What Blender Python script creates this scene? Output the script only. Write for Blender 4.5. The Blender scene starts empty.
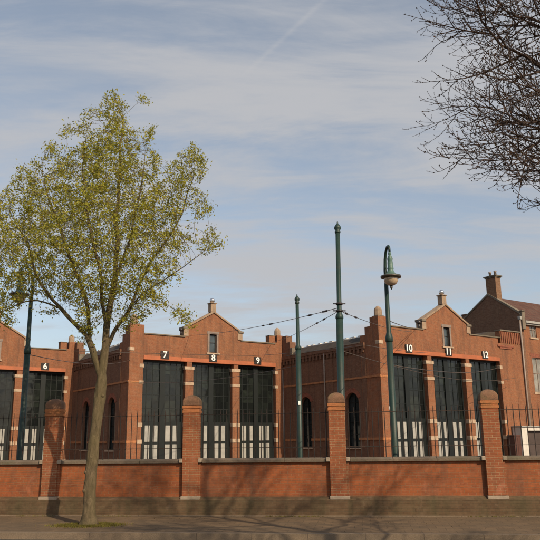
import bpy, bmesh, math, random
import numpy as np
from mathutils import Vector, Matrix, noise as mnoise
R = math.radians
sc = bpy.context.scene
COL = sc.collection

# ------------------------------------------------------------ camera
FPX, PITCH, ROLL = 698.74, 0.2395, -0.0121
cam = bpy.data.cameras.new('camera'); camo = bpy.data.objects.new('camera', cam); COL.objects.link(camo)
cam.sensor_width = 36; cam.sensor_fit = 'HORIZONTAL'; cam.lens = 36 * FPX / 540.0
cam.clip_start = 0.1; cam.clip_end = 5000
_r0 = Vector((1, 0, 0)); _u0 = Vector((0, -math.sin(PITCH), math.cos(PITCH))); _f = Vector((0, math.cos(PITCH), math.sin(PITCH)))
_r = _r0 * math.cos(ROLL) + _u0 * math.sin(ROLL); _u = _u0 * math.cos(ROLL) - _r0 * math.sin(ROLL)
m3 = Matrix((_r, _u, -_f)).transposed()
camo.matrix_world = Matrix.Translation((0, 0, 1.6)) @ m3.to_4x4()
sc.camera = camo

# ------------------------------------------------------------ sun, sky, exposure
SUN_EL, SUN_AZ = 35.0, 35.5           # azimuth: degrees from -Y towards +X
sd = Vector((math.sin(R(SUN_AZ)) * math.cos(R(SUN_EL)), -math.cos(R(SUN_AZ)) * math.cos(R(SUN_EL)), math.sin(R(SUN_EL))))
sun = bpy.data.lights.new('sun', 'SUN'); sun.energy = 4.7; sun.angle = R(0.53); sun.color = (1.0, 0.81, 0.57)
suno = bpy.data.objects.new('sun', sun); COL.objects.link(suno)
suno.rotation_euler = sd.to_track_quat('Z', 'Y').to_euler()
world = bpy.data.worlds.new('World'); sc.world = world; world.use_nodes = True
nt = world.node_tree; nt.nodes.clear()
def N(t, **k):
    n = nt.nodes.new(t)
    for a, b in k.items():
        if a in n.inputs: n.inputs[a].default_value = b
        else: setattr(n, a, b)
    return n
def L(a, b): nt.links.new(a, b)
out = N('ShaderNodeOutputWorld'); bg = N('ShaderNodeBackground', Strength=0.142); L(bg.outputs[0], out.inputs[0])
sky = N('ShaderNodeTexSky'); sky.sky_type = 'NISHITA'; sky.sun_disc = False
sky.sun_elevation = R(SUN_EL); sky.sun_rotation = math.atan2(sd.x, sd.y); sky.dust_density = 2.2; sky.air_density = 1.0; sky.ozone_density = 1.2
tc = N('ShaderNodeTexCoord'); sep = N('ShaderNodeSeparateXYZ'); L(tc.outputs['Generated'], sep.inputs[0])
def MA(op, a, b=None, c=None, clamp=False):
    n = nt.nodes.new('ShaderNodeMath'); n.operation = op; n.use_clamp = clamp
    for i, v in enumerate((a, b, c)):
        if v is None: continue
        if isinstance(v, (int, float)): n.inputs[i].default_value = v
        else: nt.links.new(v, n.inputs[i])
    return n.outputs[0]
zz = MA('ADD', MA('MAXIMUM', sep.outputs[2], 0.0), 0.16)
cx = MA('DIVIDE', sep.outputs[0], zz); cy = MA('DIVIDE', sep.outputs[1], zz)
cmb = N('ShaderNodeCombineXYZ'); L(cx, cmb.inputs[0]); L(cy, cmb.inputs[1])
def noise_layer(scale, rot, sx, sy, detail, rough, dist, off=0.0):
    mp = N('ShaderNodeMapping'); mp.inputs['Rotation'].default_value[2] = R(rot)
    mp.inputs['Scale'].default_value = (sx, sy, 1); mp.inputs['Location'].default_value = (off, off * .7, 0)
    L(cmb.outputs[0], mp.inputs[0])
    n = N('ShaderNodeTexNoise'); n.inputs['Scale'].default_value = scale; n.inputs['Detail'].default_value = detail
    n.inputs['Roughness'].default_value = rough; n.inputs['Distortion'].default_value = dist
    L(mp.outputs[0], n.inputs['Vector']); return n.outputs['Fac']
n1 = noise_layer(1.15, 14, 0.6, 1.35, 8, .6, 1.1, 3.1)
n2 = noise_layer(1.9, -16, 0.6, 2.4, 9, .66, 1.6, 7.7)
n3 = noise_layer(0.35, 25, 1.0, 1.0, 3, .5, .2, 1.3)
s = MA('ADD', MA('ADD', MA('MULTIPLY', n1, .50), MA('MULTIPLY', n2, .22)), MA('MULTIPLY', n3, .28))
mr = N('ShaderNodeMapRange'); mr.interpolation_type = 'SMOOTHSTEP'
mr.inputs['From Min'].default_value = .425; mr.inputs['From Max'].default_value = .585
mr.inputs['To Min'].default_value = .22; mr.inputs['To Max'].default_value = .93; L(s, mr.inputs['Value'])
# thin old contrail high up
def DOT(v):
    n = nt.nodes.new('ShaderNodeVectorMath'); n.operation = 'DOT_PRODUCT'; L(tc.outputs['Generated'], n.inputs[0]); n.inputs[1].default_value = v; return n.outputs['Value']
CA, CB, CN = Vector((-.00745, .86068, .50909)), Vector((.07363, .82033, .56713)), Vector((.65635, .38829, -.64686))
ct = MA('MULTIPLY', DOT(CN), 1 / .0035); ct = MA('POWER', 2.718, MA('MULTIPLY', MA('MULTIPLY', ct, ct), -1.0))
al = (CB - CA).normalized(); mid_ = (CA + CB) / 2
cl = MA('MULTIPLY', MA('SUBTRACT', DOT(al), al.dot(mid_)), 1 / .07); cl = MA('POWER', 2.718, MA('MULTIPLY', MA('POWER', MA('ABSOLUTE', cl), 4.0), -1.0))
ctf = MA('MULTIPLY', MA('MULTIPLY', ct, cl), .15)
fac_ = MA('ADD', mr.outputs[0], ctf, None, True)
hsv = N('ShaderNodeHueSaturation', Saturation=0.8, Value=1.04, Hue=.493); L(sky.outputs[0], hsv.inputs['Color'])
mix = N('ShaderNodeMix'); mix.data_type = 'RGBA'
L(fac_, mix.inputs['Factor']); L(hsv.outputs[0], mix.inputs['A'])
mix.inputs['B'].default_value = (3.62, 3.64, 3.78, 1)
L(mix.outputs['Result'], bg.inputs['Color'])
sc.view_settings.view_transform = 'Standard'; sc.view_settings.look = 'None'
sc.view_settings.exposure = 0.0; sc.view_settings.gamma = 1; sc.view_settings.use_curve_mapping = False

# ------------------------------------------------------------ materials
def newmat(name, rough=.8, spec=.3, metal=0.0):
    m = bpy.data.materials.new(name); m.use_nodes = True
    b = m.node_tree.nodes['Principled BSDF']; b.inputs['Roughness'].default_value = rough
    b.inputs['Specular IOR Level'].default_value = spec; b.inputs['Metallic'].default_value = metal
    return m, m.node_tree, b
def nd(t, ty, **k):
    n = t.nodes.new(ty)
    for a, v in k.items():
        if a in n.inputs: n.inputs[a].default_value = v
        else: setattr(n, a, v)
    return n
def mixc(t, fac, a, b, bt='MIX'):
    m = t.nodes.new('ShaderNodeMix'); m.data_type = 'RGBA'; m.blend_type = bt
    for key, v in (('Factor', fac), ('A', a), ('B', b)):
        if isinstance(v, (int, float)): m.inputs[key].default_value = v
        elif isinstance(v, tuple): m.inputs[key].default_value = (*v, 1) if len(v) == 3 else v
        else: t.links.new(v, m.inputs[key])
    return m.outputs['Result']
def ramp(t, src, pts):
    r = t.nodes.new('ShaderNodeValToRGB'); cr = r.color_ramp
    while len(cr.elements) < len(pts): cr.elements.new(.5)
    for e, (p, c) in zip(cr.elements, pts):
        e.position = p; e.color = (c, c, c, 1) if isinstance(c, (int, float)) else (*c, 1)
    t.links.new(src, r.inputs[0]); return r.outputs[0]
def noise(t, vec, scale, detail=5, rough=.6, dist=0):
    n = nd(t, 'ShaderNodeTexNoise', Scale=scale, Detail=detail, Roughness=rough, Distortion=dist)
    if vec is not None: t.links.new(vec, n.inputs['Vector'])
    return n.outputs['Fac']
def uvnode(t): return t.nodes.new('ShaderNodeTexCoord').outputs['UV']
def objvec(t): return t.nodes.new('ShaderNodeTexCoord').outputs['Object']
def stretch(t, vec, sx, sy, sz):
    m = nd(t, 'ShaderNodeMapping'); m.inputs['Scale'].default_value = (sx, sy, sz); t.links.new(vec, m.inputs[0]); return m.outputs[0]

def brick_mat(name, c1, c2, mortar, grime=(.09, .065, .05), grime_amt=.5, mort=.011, bump=.5, soil=0.0, blot=.35):
    m, t, b = newmat(name, .88, .2)
    uv = uvnode(t)
    br = nd(t, 'ShaderNodeTexBrick', Scale=1.0); t.links.new(uv, br.inputs['Vector'])
    br.inputs['Brick Width'].default_value = .165; br.inputs['Row Height'].default_value = .052
    br.inputs['Mortar Size'].default_value = mort * .5; br.inputs['Mortar Smooth'].default_value = .25; br.inputs['Bias'].default_value = -.1
    br.inputs['Color1'].default_value = (*c1, 1); br.inputs['Color2'].default_value = (*c2, 1); br.inputs['Mortar'].default_value = (*mortar, 1)
    # a second brick lattice picks out single darker and paler bricks
    b2 = nd(t, 'ShaderNodeTexBrick', Scale=1.0); t.links.new(uv, b2.inputs['Vector'])
    b2.inputs['Brick Width'].default_value = .165; b2.inputs['Row Height'].default_value = .052; b2.inputs['Mortar Size'].default_value = 0
    b2.inputs['Color1'].default_value = (.45, .40, .40, 1); b2.inputs['Color2'].default_value = (1.35, 1.38, 1.3, 1); b2.inputs['Bias'].default_value = .05
    b2.offset = .5; b2.squash = 1
    col = mixc(t, .55, br.outputs['Color'], mixc(t, 1.0, br.outputs['Color'], b2.outputs['Color'], 'MULTIPLY'))
    n1 = noise(t, uv, .55, 6, .62, .3)
    col = mixc(t, ramp(t, n1, [(.35, 0.0), (.75, blot)]), col, mixc(t, 1.0, col, (1.4, 1.5, 1.35), 'MULTIPLY'))
    n2 = noise(t, stretch(t, uv, 1.6, .45, 1), 1.0, 7, .68, .4)
    col = mixc(t, ramp(t, n2, [(.48, 0.0), (.72, grime_amt)]), col, grime)
    n4 = noise(t, stretch(t, uv, 5.0, .22, 1), 1.0, 5, .6, .2)          # rain streaks
    col = mixc(t, ramp(t, n4, [(.52, 0.0), (.74, .55)]), col, grime)
    n5 = noise(t, uv, 2.6, 6, .7, .5)                                    # paler lime and repair patches
    col = mixc(t, ramp(t, n5, [(.58, 0.0), (.72, .35)]), col, tuple(min(1, c * 1.25 + .06) for c in c1))
    n3 = noise(t, uv, 9.0, 4, .7)
    col = mixc(t, .45, col, mixc(t, 1.0, col, ramp(t, n3, [(.3, .55), (.7, 1.35)]), 'MULTIPLY'))
    t.links.new(col, b.inputs['Base Color'])
    bp = nd(t, 'ShaderNodeBump', Strength=bump, Distance=.006)
    inv = nd(t, 'ShaderNodeMath', operation='MULTIPLY_ADD'); inv.inputs[1].default_value = -1; inv.inputs[2].default_value = 1
    t.links.new(br.outputs['Fac'], inv.inputs[0])
    ad = nd(t, 'ShaderNodeMath', operation='ADD'); t.links.new(inv.outputs[0], ad.inputs[0])
    ml = nd(t, 'ShaderNodeMath', operation='MULTIPLY'); ml.inputs[1].default_value = .4; t.links.new(n3, ml.inputs[0]); t.links.new(ml.outputs[0], ad.inputs[1])
    t.links.new(ad.outputs[0], bp.inputs['Height']); t.links.new(bp.outputs[0], b.inputs['Normal'])
    return m
def rough_mat(name, c1, c2, scale=3.0, rough=.85, spec=.25, bump=.2, metal=0.0, detail=6, fine=40.0, stain=None, lo=.35, hi=.65):
    m, t, b = newmat(name, rough, spec, metal)
    o = objvec(t); n1 = noise(t, o, scale, detail, .62, .2)
    col = mixc(t, ramp(t, n1, [(lo, 0.0), (hi, 1.0)]), c1, c2)
    if stain:
        n2 = noise(t, o, scale * .4, 5, .6, .5); col = mixc(t, ramp(t, n2, [(.5, 0.0), (.68, stain[1])]), col, stain[0])
    nf = noise(t, o, fine, 3, .7)
    col = mixc(t, .3, col, mixc(t, 1.0, col, ramp(t, nf, [(.3, .6), (.7, 1.3)]), 'MULTIPLY'))
    t.links.new(col, b.inputs['Base Color'])
    if bump:
        bp = nd(t, 'ShaderNodeBump', Strength=bump, Distance=.02); t.links.new(nf, bp.inputs['Height']); t.links.new(bp.outputs[0], b.inputs['Normal'])
    return m
M = {}
M['brick_wall'] = brick_mat('depot_brick', (.295, .11, .053), (.15, .053, .030), (.22, .14, .09), grime=(.10,.058,.04), grime_amt=.7, blot=.55)
M['brick_fence'] = brick_mat('street_wall_brick', (.33, .10, .038), (.155, .047, .023), (.23, .125, .07), grime=(.11, .065, .045), grime_amt=.6, mort=.009, blot=.5, bump=.8)
M['brick_pillar'] = brick_mat('pillar_brick', (.31, .10, .044), (.165, .053, .028), (.29, .18, .105), grime=(.12, .075, .045), grime_amt=.4, mort=.012, bump=.8)
M['brick_plinth'] = brick_mat('plinth_brick', (.125, .078, .045), (.088, .056, .034), (.105, .075, .048), grime=(.065, .058, .03), grime_amt=.7, mort=.010, bump=.7)
M['brick_dark'] = brick_mat('gable_brick_brown', (.19, .098, .062), (.13, .07, .048), (.16, .11, .08), grime_amt=.4)
M['brick_side_shaded'] = brick_mat('depot_side_brick_shaded', (.20, .095, .058), (.13, .062, .04), (.155, .10, .07), grime=(.065, .043, .035), grime_amt=.5)  # depot brick darkened: shade of the left-facing walls put into the colour
M['brick_red'] = brick_mat('arch_red_brick', (.27, .085, .05), (.2, .06, .038), (.2, .1, .07), grime_amt=.3)
M['brick_orange'] = brick_mat('orange_brick_band', (.42, .165, .07), (.33, .125, .055), (.3, .18, .1), grime_amt=.3)
M['brick_chim'] = brick_mat('chimney_brick', (.22, .115, .065), (.15, .08, .05), (.2, .15, .11), grime_amt=.4)
M['lintel'] = rough_mat('orange_painted_steel', (.43, .13, .055), (.31, .10, .045), 1.2, .6, .3, .05, stain=((.22, .09, .05), .6))
M['stone'] = rough_mat('pale_sandstone', (.47, .36, .26), (.36, .26, .18), 5, stain=((.22, .16, .11), .6))
M['stone_dark'] = rough_mat('weathered_concrete', (.20, .165, .125), (.13, .11, .085), 3, stain=((.07, .07, .045), .6))
M['tan_stone'] = rough_mat('tan_weathered_stone', (.34, .25, .175), (.25, .175, .12), 5, stain=((.15, .11, .075), .6))
M['coping'] = rough_mat('coping_concrete', (.175, .135, .10), (.115, .09, .066), 2.2, stain=((.075, .08, .04), .6), bump=.5)
M['base_stone'] = rough_mat('pillar_base_stone', (.36, .29, .22), (.25, .2, .15), 4, stain=((.1, .09, .06), .5))
M['mosscap'] = rough_mat('mossy_cap_stone', (.22, .115, .068), (.14, .08, .05), 7, bump=.6, stain=((.10, .095, .04), .6))
M['mossband'] = rough_mat('ochre_cap_course', (.42, .155, .06), (.30, .12, .05), 6, bump=.4, stain=((.16, .12, .05), .5))
M['door'] = rough_mat('dark_green_door_paint', (.008, .012, .012), (.006, .009, .009), 2, .5, .35, .05)
M['white'] = rough_mat('off_white_paint', (.36, .35, .32), (.27, .27, .25), 2.5, .6, .3, .05)
M['bright_white'] = rough_mat('clean_white_paint', (.62, .59, .54), (.48, .45, .40), 1.6, .6, .3, .05)
M['black'] = rough_mat('black_number_plate', (.02, .015, .013), (.03, .022, .02), 3, .5, .3, .0)
M['numeral'] = rough_mat('white_numeral_paint', (.85, .84, .8), (.78, .76, .72), 3, .6, .3, .0)
M['pole'] = rough_mat('dark_green_pole_paint', (.009, .028, .023), (.015, .038, .031), 3.0, .5, .4, .1, stain=((.055, .035, .022), .45))
M['verdigris'] = rough_mat('aged_green_copper', (.05, .12, .10), (.09, .16, .13), 9, .5, .5, .1, stain=((.05, .04, .03), .6))
M['rim'] = rough_mat('bronze_lamp_rim', (.07, .045, .035), (.05, .055, .045), 9, .4, .5, .0)
M['iron'] = rough_mat('rusted_black_iron', (.022, .018, .016), (.07, .032, .018), 6, .65, .3, .0, lo=.5, hi=.75)
M['roof'] = rough_mat('dark_bitumen_roof', (.07, .055, .045), (.045, .038, .032), 2, .8)
M['zinc'] = rough_mat('pale_zinc', (.45, .45, .44), (.30, .30, .30), 3, .45, .5, .0, metal=.3)
M['pipe'] = rough_mat('grey_downpipe', (.30, .24, .2), (.22, .18, .15), 3, .5, .4)
M['frame'] = rough_mat('grey_brown_window_surround', (.26, .2, .165), (.19, .15, .125), 5)
M['insul'] = rough_mat('dark_insulator', (.025, .022, .022), (.04, .03, .03), 5, .35, .5)
M['wire'] = rough_mat('dull_copper_wire', (.06, .045, .038), (.09, .07, .055), 5, .5, .4, .0)
M['grey_shutter'] = rough_mat('grey_roller_shutter', (.085, .062, .055), (.065, .05, .044), 2, .6)
M['brownbox'] = rough_mat('brown_cabinet_paint', (.10, .045, .035), (.08, .038, .03), 2, .6)
M['curtain'] = rough_mat('pale_curtain', (.62, .58, .47), (.5, .46, .38), 2, .9)
M['steel'] = rough_mat('polished_steel', (.75, .75, .76), (.6, .6, .62), 3, .18, .6, .0, metal=.95)
def glass_mat(name, base, rough=.06, spec=.5):
    m, t, b = newmat(name, rough, spec)
    o = objvec(t); n1 = noise(t, o, 1.1, 4, .6, .4)
    col = mixc(t, ramp(t, n1, [(.4, 0.0), (.65, 1.0)]), base, tuple(c * 1.9 + .004 for c in base))
    t.links.new(col, b.inputs['Base Color'])
    n2 = noise(t, o, .9, 2, .5); bp = nd(t, 'ShaderNodeBump', Strength=.12, Distance=.05); t.links.new(n2, bp.inputs['Height']); t.links.new(bp.outputs[0], b.inputs['Normal'])
    return m
def pane_mat():
    m, t, b = newmat('door_glazing', .09, .45); uv = uvnode(t)
    br = nd(t, 'ShaderNodeTexBrick', Scale=1.0); t.links.new(uv, br.inputs['Vector']); br.inputs['Brick Width'].default_value = .4; br.inputs['Row Height'].default_value = .8; br.offset = 0
    br.inputs['Mortar Size'].default_value = 0; br.inputs['Color1'].default_value = (.006, .008, .008, 1); br.inputs['Color2'].default_value = (.035, .045, .036, 1); br.inputs['Bias'].default_value = -.35
    n1 = noise(t, uv, 1.3, 4, .6, .6); t.links.new(mixc(t, ramp(t, n1, [(.35, 0.0), (.7, 1.0)]), (.008, .010, .010), br.outputs['Color']), b.inputs['Base Color'])
    n2 = noise(t, uv, 1.1, 2, .5); bp = nd(t, 'ShaderNodeBump', Strength=.3, Distance=.06); t.links.new(n2, bp.inputs['Height']); t.links.new(bp.outputs[0], b.inputs['Normal'])
    return m
M['door_glass'] = pane_mat()
M['glass'] = glass_mat('dark_window_glass', (.012, .015, .015))
M['glass_pale'] = glass_mat('sky_lit_glass', (.03, .04, .045), .05, .8)
M['net'] = glass_mat('net_curtained_glass', (.16, .15, .13), .12)
M['bowl'] = rough_mat('opal_lamp_bowl', (.55, .42, .30), (.42, .32, .22), 4, .12, .8, .0)
# roof tiles
def tile_mat():
    m, t, b = newmat('brown_roof_tiles', .8, .25); o = uvnode(t)
    br = nd(t, 'ShaderNodeTexBrick', Scale=1.0); t.links.new(o, br.inputs['Vector'])
    br.inputs['Brick Width'].default_value = .26; br.inputs['Row Height'].default_value = .3; br.inputs['Mortar Size'].default_value = .02
    br.inputs['Color1'].default_value = (.10, .042, .028, 1); br.inputs['Color2'].default_value = (.075, .034, .024, 1); br.inputs['Mortar'].default_value = (.05, .025, .02, 1)
    n = noise(t, o, 2, 5); t.links.new(mixc(t, ramp(t, n, [(.4, 0.0), (.7, .5)]), br.outputs['Color'], (.12, .08, .06)), b.inputs['Base Color'])
    return m
M['tile'] = tile_mat()
def paver_mat(name, c1, c2, mortar, w, h, stain=(.07, .06, .045), bump=.4, bias=0.0, samt=.6):
    m, t, b = newmat(name, .92, .18); o = objvec(t)
    br = nd(t, 'ShaderNodeTexBrick', Scale=1.0); t.links.new(o, br.inputs['Vector'])
    br.inputs['Brick Width'].default_value = w; br.inputs['Row Height'].default_value = h; br.inputs['Mortar Size'].default_value = .007
    br.inputs['Mortar Smooth'].default_value = .4
    br.inputs['Color1'].default_value = (*c1, 1); br.inputs['Color2'].default_value = (*c2, 1); br.inputs['Mortar'].default_value = (*mortar, 1)
    n1 = noise(t, stretch(t, o, .5, 1.4, 1), 1.1, 8, .68, .6)
    col = mixc(t, ramp(t, n1, [(.42, 0.0), (.68, samt)]), br.outputs['Color'], stain)
    n3 = noise(t, o, 3.2, 6, .7, .3); col = mixc(t, ramp(t, n3, [(.5, 0.0), (.75, .45)]), col, tuple(min(1, c * 1.35) for c in c1))
    n2 = noise(t, o, 55, 3, .8); col = mixc(t, .6, col, mixc(t, 1.0, col, ramp(t, n2, [(.28, .45), (.72, 1.5)]), 'MULTIPLY'))
    t.links.new(col, b.inputs['Base Color'])
    bp = nd(t, 'ShaderNodeBump', Strength=bump, Distance=.01); t.links.new(n2, bp.inputs['Height']); t.links.new(bp.outputs[0], b.inputs['Normal'])
    return m
M['pavement'] = paver_mat('dusty_pavement_slabs', (.155, .106, .064), (.12, .083, .051), (.072, .052, .034), .30, .30)
M['yard'] = paver_mat('yard_clinkers', (.17, .10, .07), (.13, .08, .06), (.08, .06, .05), .21, .07)
M['kerb'] = paver_mat('kerb_stone', (.19, .142, .096), (.155, .115, .08), (.08, .06, .045), 1.0, 3.0, stain=(.16, .13, .10), samt=.6)
M['asphalt'] = rough_mat('worn_asphalt', (.06, .052, .045), (.045, .04, .036), 1.5, .9, .2, .4)
M['earth'] = rough_mat('earth_ground', (.09, .08, .05), (.06, .065, .035), .4, .95, .1, .3)
def bark_mat(name, c1, c2, moss):
    m, t, b = newmat(name, .92, .15); o = objvec(t)
    n1 = noise(t, stretch(t, o, 20, 20, 5.0), 1.0, 8, .75, .8)
    n2 = noise(t, o, 1.4, 4, .6, .3)
    col = mixc(t, ramp(t, n1, [(.35, 0.0), (.65, 1.0)]), c1, c2)
    col = mixc(t, ramp(t, n2, [(.4, 0.15), (.65, .75)]), col, moss)
    t.links.new(col, b.inputs['Base Color'])
    bp = nd(t, 'ShaderNodeBump', Strength=.9, Distance=.03); t.links.new(n1, bp.inputs['Height']); t.links.new(bp.outputs[0], b.inputs['Normal'])
    return m
M['bark'] = bark_mat('mossy_grey_bark', (.045, .034, .022), (.19, .14, .088), (.12, .10, .048))
M['bark_dark'] = bark_mat('dark_winter_bark', (.06, .04, .034), (.12, .085, .07), (.09, .065, .055))
def leaf_mat(name, cols, trans=.35):
    m = bpy.data.materials.new(name); m.use_nodes = True; t = m.node_tree; t.nodes.clear()
    o = t.nodes.new('ShaderNodeOutputMaterial'); g = t.nodes.new('ShaderNodeNewGeometry')
    r = t.nodes.new('ShaderNodeValToRGB'); cr = r.color_ramp
    while len(cr.elements) < len(cols): cr.elements.new(.5)
    for i, (e, c) in enumerate(zip(cr.elements, cols)): e.position = i / (len(cols) - 1); e.color = (*c, 1)
    t.links.new(g.outputs['Random Per Island'], r.inputs[0])
    d = t.nodes.new('ShaderNodeBsdfDiffuse'); tr = t.nodes.new('ShaderNodeBsdfTranslucent'); mx = t.nodes.new('ShaderNodeMixShader'); mx.inputs[0].default_value = trans
    t.links.new(r.outputs[0], d.inputs[0]); t.links.new(r.outputs[0], tr.inputs[0]); t.links.new(d.outputs[0], mx.inputs[1]); t.links.new(tr.outputs[0], mx.inputs[2]); t.links.new(mx.outputs[0], o.inputs[0])
    return m
M['leaf'] = leaf_mat('young_yellow_green_leaves', [(.17, .16, .03), (.28, .28, .045), (.36, .35, .055), (.45, .42, .08), (.24, .17, .04)], .45)
M['bud'] = leaf_mat('brown_buds', [(.035, .02, .014), (.07, .04, .028), (.05, .05, .022), (.09, .045, .025)], .1)
M['moss'] = leaf_mat('yellow_green_grass', [(.10, .11, .025), (.19, .17, .04), (.14, .10, .04), (.22, .2, .05)], .3)

# ------------------------------------------------------------ mesh helpers
class MB:
    def __init__(s): s.v = []; s.f = []; s.sm = []
    def add(s, vs, fs, smooth=False):
        o = len(s.v); s.v += [tuple(v) for v in vs]
        for f in fs: s.f.append(tuple(i + o for i in f)); s.sm.append(smooth)
        return s
    def box(s, x0, x1, y0, y1, z0, z1):
        vs = [(x, y, z) for z in (z0, z1) for y in (y0, y1) for x in (x0, x1)]
        return s.add(vs, [(0, 2, 3, 1), (4, 5, 7, 6), (0, 1, 5, 4), (2, 6, 7, 3), (0, 4, 6, 2), (1, 3, 7, 5)])
    def prism(s, poly, axis, a, b):
        # poly counter-clockwise in its plane; axis 'y': poly=(x,z) ; axis 'x': poly=(y,z) ; axis 'z': poly=(x,y)
        n = len(poly)
        def P(p, w):
            return (p[0], w, p[1]) if axis == 'y' else ((w, p[0], p[1]) if axis == 'x' else (p[0], p[1], w))
        vs = [P(p, a) for p in poly] + [P(p, b) for p in poly]
        f0 = tuple(range(n)); f1 = tuple(range(2 * n - 1, n - 1, -1)); sides = [(i, i + n, (i + 1) % n + n, (i + 1) % n) for i in range(n)]
        if axis != 'y': f0 = f0[::-1]; f1 = f1[::-1]; sides = [q[::-1] for q in sides]
        return s.add(vs, [f0, f1] + sides)
    def tube(s, pts, rads, n=8, caps=True, smooth=True):
        pts = [Vector(p) for p in pts]
        if isinstance(rads, (int, float)): rads = [rads] * len(pts)
        vs = []; fs = []; ref = None
        for i, p in enumerate(pts):
            d = (pts[min(i + 1, len(pts) - 1)] - pts[max(i - 1, 0)]).normalized()
            if ref is None: ref = Vector((0, 0, 1)) if abs(d.z) < .9 else Vector((1, 0, 0))
            a = (ref - d * ref.dot(d)).normalized(); ref = a; b = d.cross(a)
            for k in range(n):
                t = 2 * math.pi * k / n; vs.append(p + (a * math.cos(t) + b * math.sin(t)) * rads[i])
        for i in range(len(pts) - 1):
            for k in range(n):
                k2 = (k + 1) % n; fs.append((i * n + k, i * n + k2, (i + 1) * n + k2, (i + 1) * n + k))
        s.add(vs, fs, smooth)
        if caps:
            o = len(s.v) - len(vs)
            s.f.append(tuple(o + k for k in range(n))[::-1]); s.sm.append(False)
            s.f.append(tuple(o + (len(pts) - 1) * n + k for k in range(n))); s.sm.append(False)
        return s
    def lathe(s, prof, c=(0, 0, 0), n=16, smooth=True):
        vs = []; fs = []
        for r, z in prof:
            for k in range(n):
                t = 2 * math.pi * k / n; vs.append((c[0] + r * math.cos(t), c[1] + r * math.sin(t), c[2] + z))
        for i in range(len(prof) - 1):
            for k in range(n):
                k2 = (k + 1) % n; fs.append((i * n + k, i * n + k2, (i + 1) * n + k2, (i + 1) * n + k))
        s.add(vs, fs, smooth); o = len(s.v) - len(vs)
        s.f.append(tuple(o + k for k in range(n))[::-1]); s.sm.append(False)
        s.f.append(tuple(o + (len(prof) - 1) * n + k for k in range(n))); s.sm.append(False)
        return s
    def build(s, name, mat, parent=None, bevel=0, label=None, uv=True):
        me = bpy.data.meshes.new(name); me.from_pydata(s.v, [], s.f)
        me.polygons.foreach_set('use_smooth', s.sm)
        me.materials.append(mat); me.update()
        if bevel:
            bm = bmesh.new(); bm.from_mesh(me); bmesh.ops.remove_doubles(bm, verts=bm.verts, dist=1e-5)
            ed = [e for e in bm.edges if len(e.link_faces) == 2 and e.calc_face_angle(0) > .5]
            bmesh.ops.bevel(bm, geom=ed, offset=bevel, segments=1, affect='EDGES'); bm.to_mesh(me); bm.free()
        if uv:
            ul = me.uv_layers.new(name='UVMap'); cos = me.vertices
            for p in me.polygons:
                nn = p.normal
                if abs(nn.z) > .75: fx, fy = Vector((1, 0, 0)), Vector((0, 1, 0))
                else: fx = Vector((-nn.y, nn.x, 0)).normalized(); fy = Vector((0, 0, 1))
                for li in p.loop_indices:
                    co = cos[me.loops[li].vertex_index].co; ul.data[li].uv = (co.dot(fx), co.dot(fy))
        o = bpy.data.objects.new(name, me); COL.objects.link(o)
        if parent: o.parent = parent
        if label: o['label'] = label
        return o
def tag(o, label=None, cat=None, group=None, kind=None):
    if label: o['label'] = label
    if cat: o['category'] = cat
    if group: o['group'] = group
    if kind: o['kind'] = kind
    return o
def thing(name, label, cat, loc=(0, 0, 0), rz=0, group=None):
    o = bpy.data.objects.new(name, None); COL.objects.link(o); o.location = loc; o.rotation_euler = (0, 0, rz)
    o.empty_display_size = .2
    return tag(o, label, cat, group)
def copy_obj(o, parent=None, loc=None):
    c = o.copy(); COL.objects.link(c)
    if parent: c.parent = parent
    if loc: c.location = loc
    return c

# ------------------------------------------------------------ layout constants (metres)
FD = Vector((.82917, .55900, 0)); FN = Vector((-.55900, .82917, 0)); FROT = math.atan2(FD.y, FD.x)
B0 = Vector((-8.322, 41.076, 0)); C0 = Vector((6.114, 39.366, 0)); A0 = Vector((-22.913, 43.015, 0))
WAZ = -0.1288; WLOC = (0, 16.097, 0)
WX = Vector((math.cos(WAZ), math.sin(WAZ), 0)); WY = Vector((-math.sin(WAZ), math.cos(WAZ), 0))

# ------------------------------------------------------------ ground
def flat(name, pts, z0, z1, mat):
    o = MB().prism(pts, 'z', z0, z1).build(name, mat); tag(o, kind='structure'); return o
g = MB().add([(-1500, -1500, -.16), (1500, -1500, -.16), (1500, 1500, -.16), (-1500, 1500, -.16)], [(0, 1, 2, 3)]).build('ground', M['earth']); tag(g, kind='structure')
def wslab(name, y0, y1, z0, z1, mat, x0=-70, x1=70):
    o = MB().box(x0, x1, y0, y1, z0, z1).build(name, mat); o.location = WLOC; o.rotation_euler = (0, 0, WAZ); tag(o, kind='structure'); return o
KY = -2.83
wslab('road', -8.9, KY - .15, -.155, -.12, M['asphalt'])
wslab('pavement', KY, -.06, -.155, 0, M['pavement'])
wslab('kerb', KY - .15, KY, -.155, .004, M['kerb'])
wslab('far_pavement', -22, -9.05, -.155, 0, M['pavement'])
wslab('far_kerb', -9.05, -8.9, -.155, .004, M['kerb'])
wslab('yard', .34, 70, -.155, 0, M['yard'])
wslab('edging_strip', -.12, -.061, .001, .02, M['kerb'])

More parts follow.
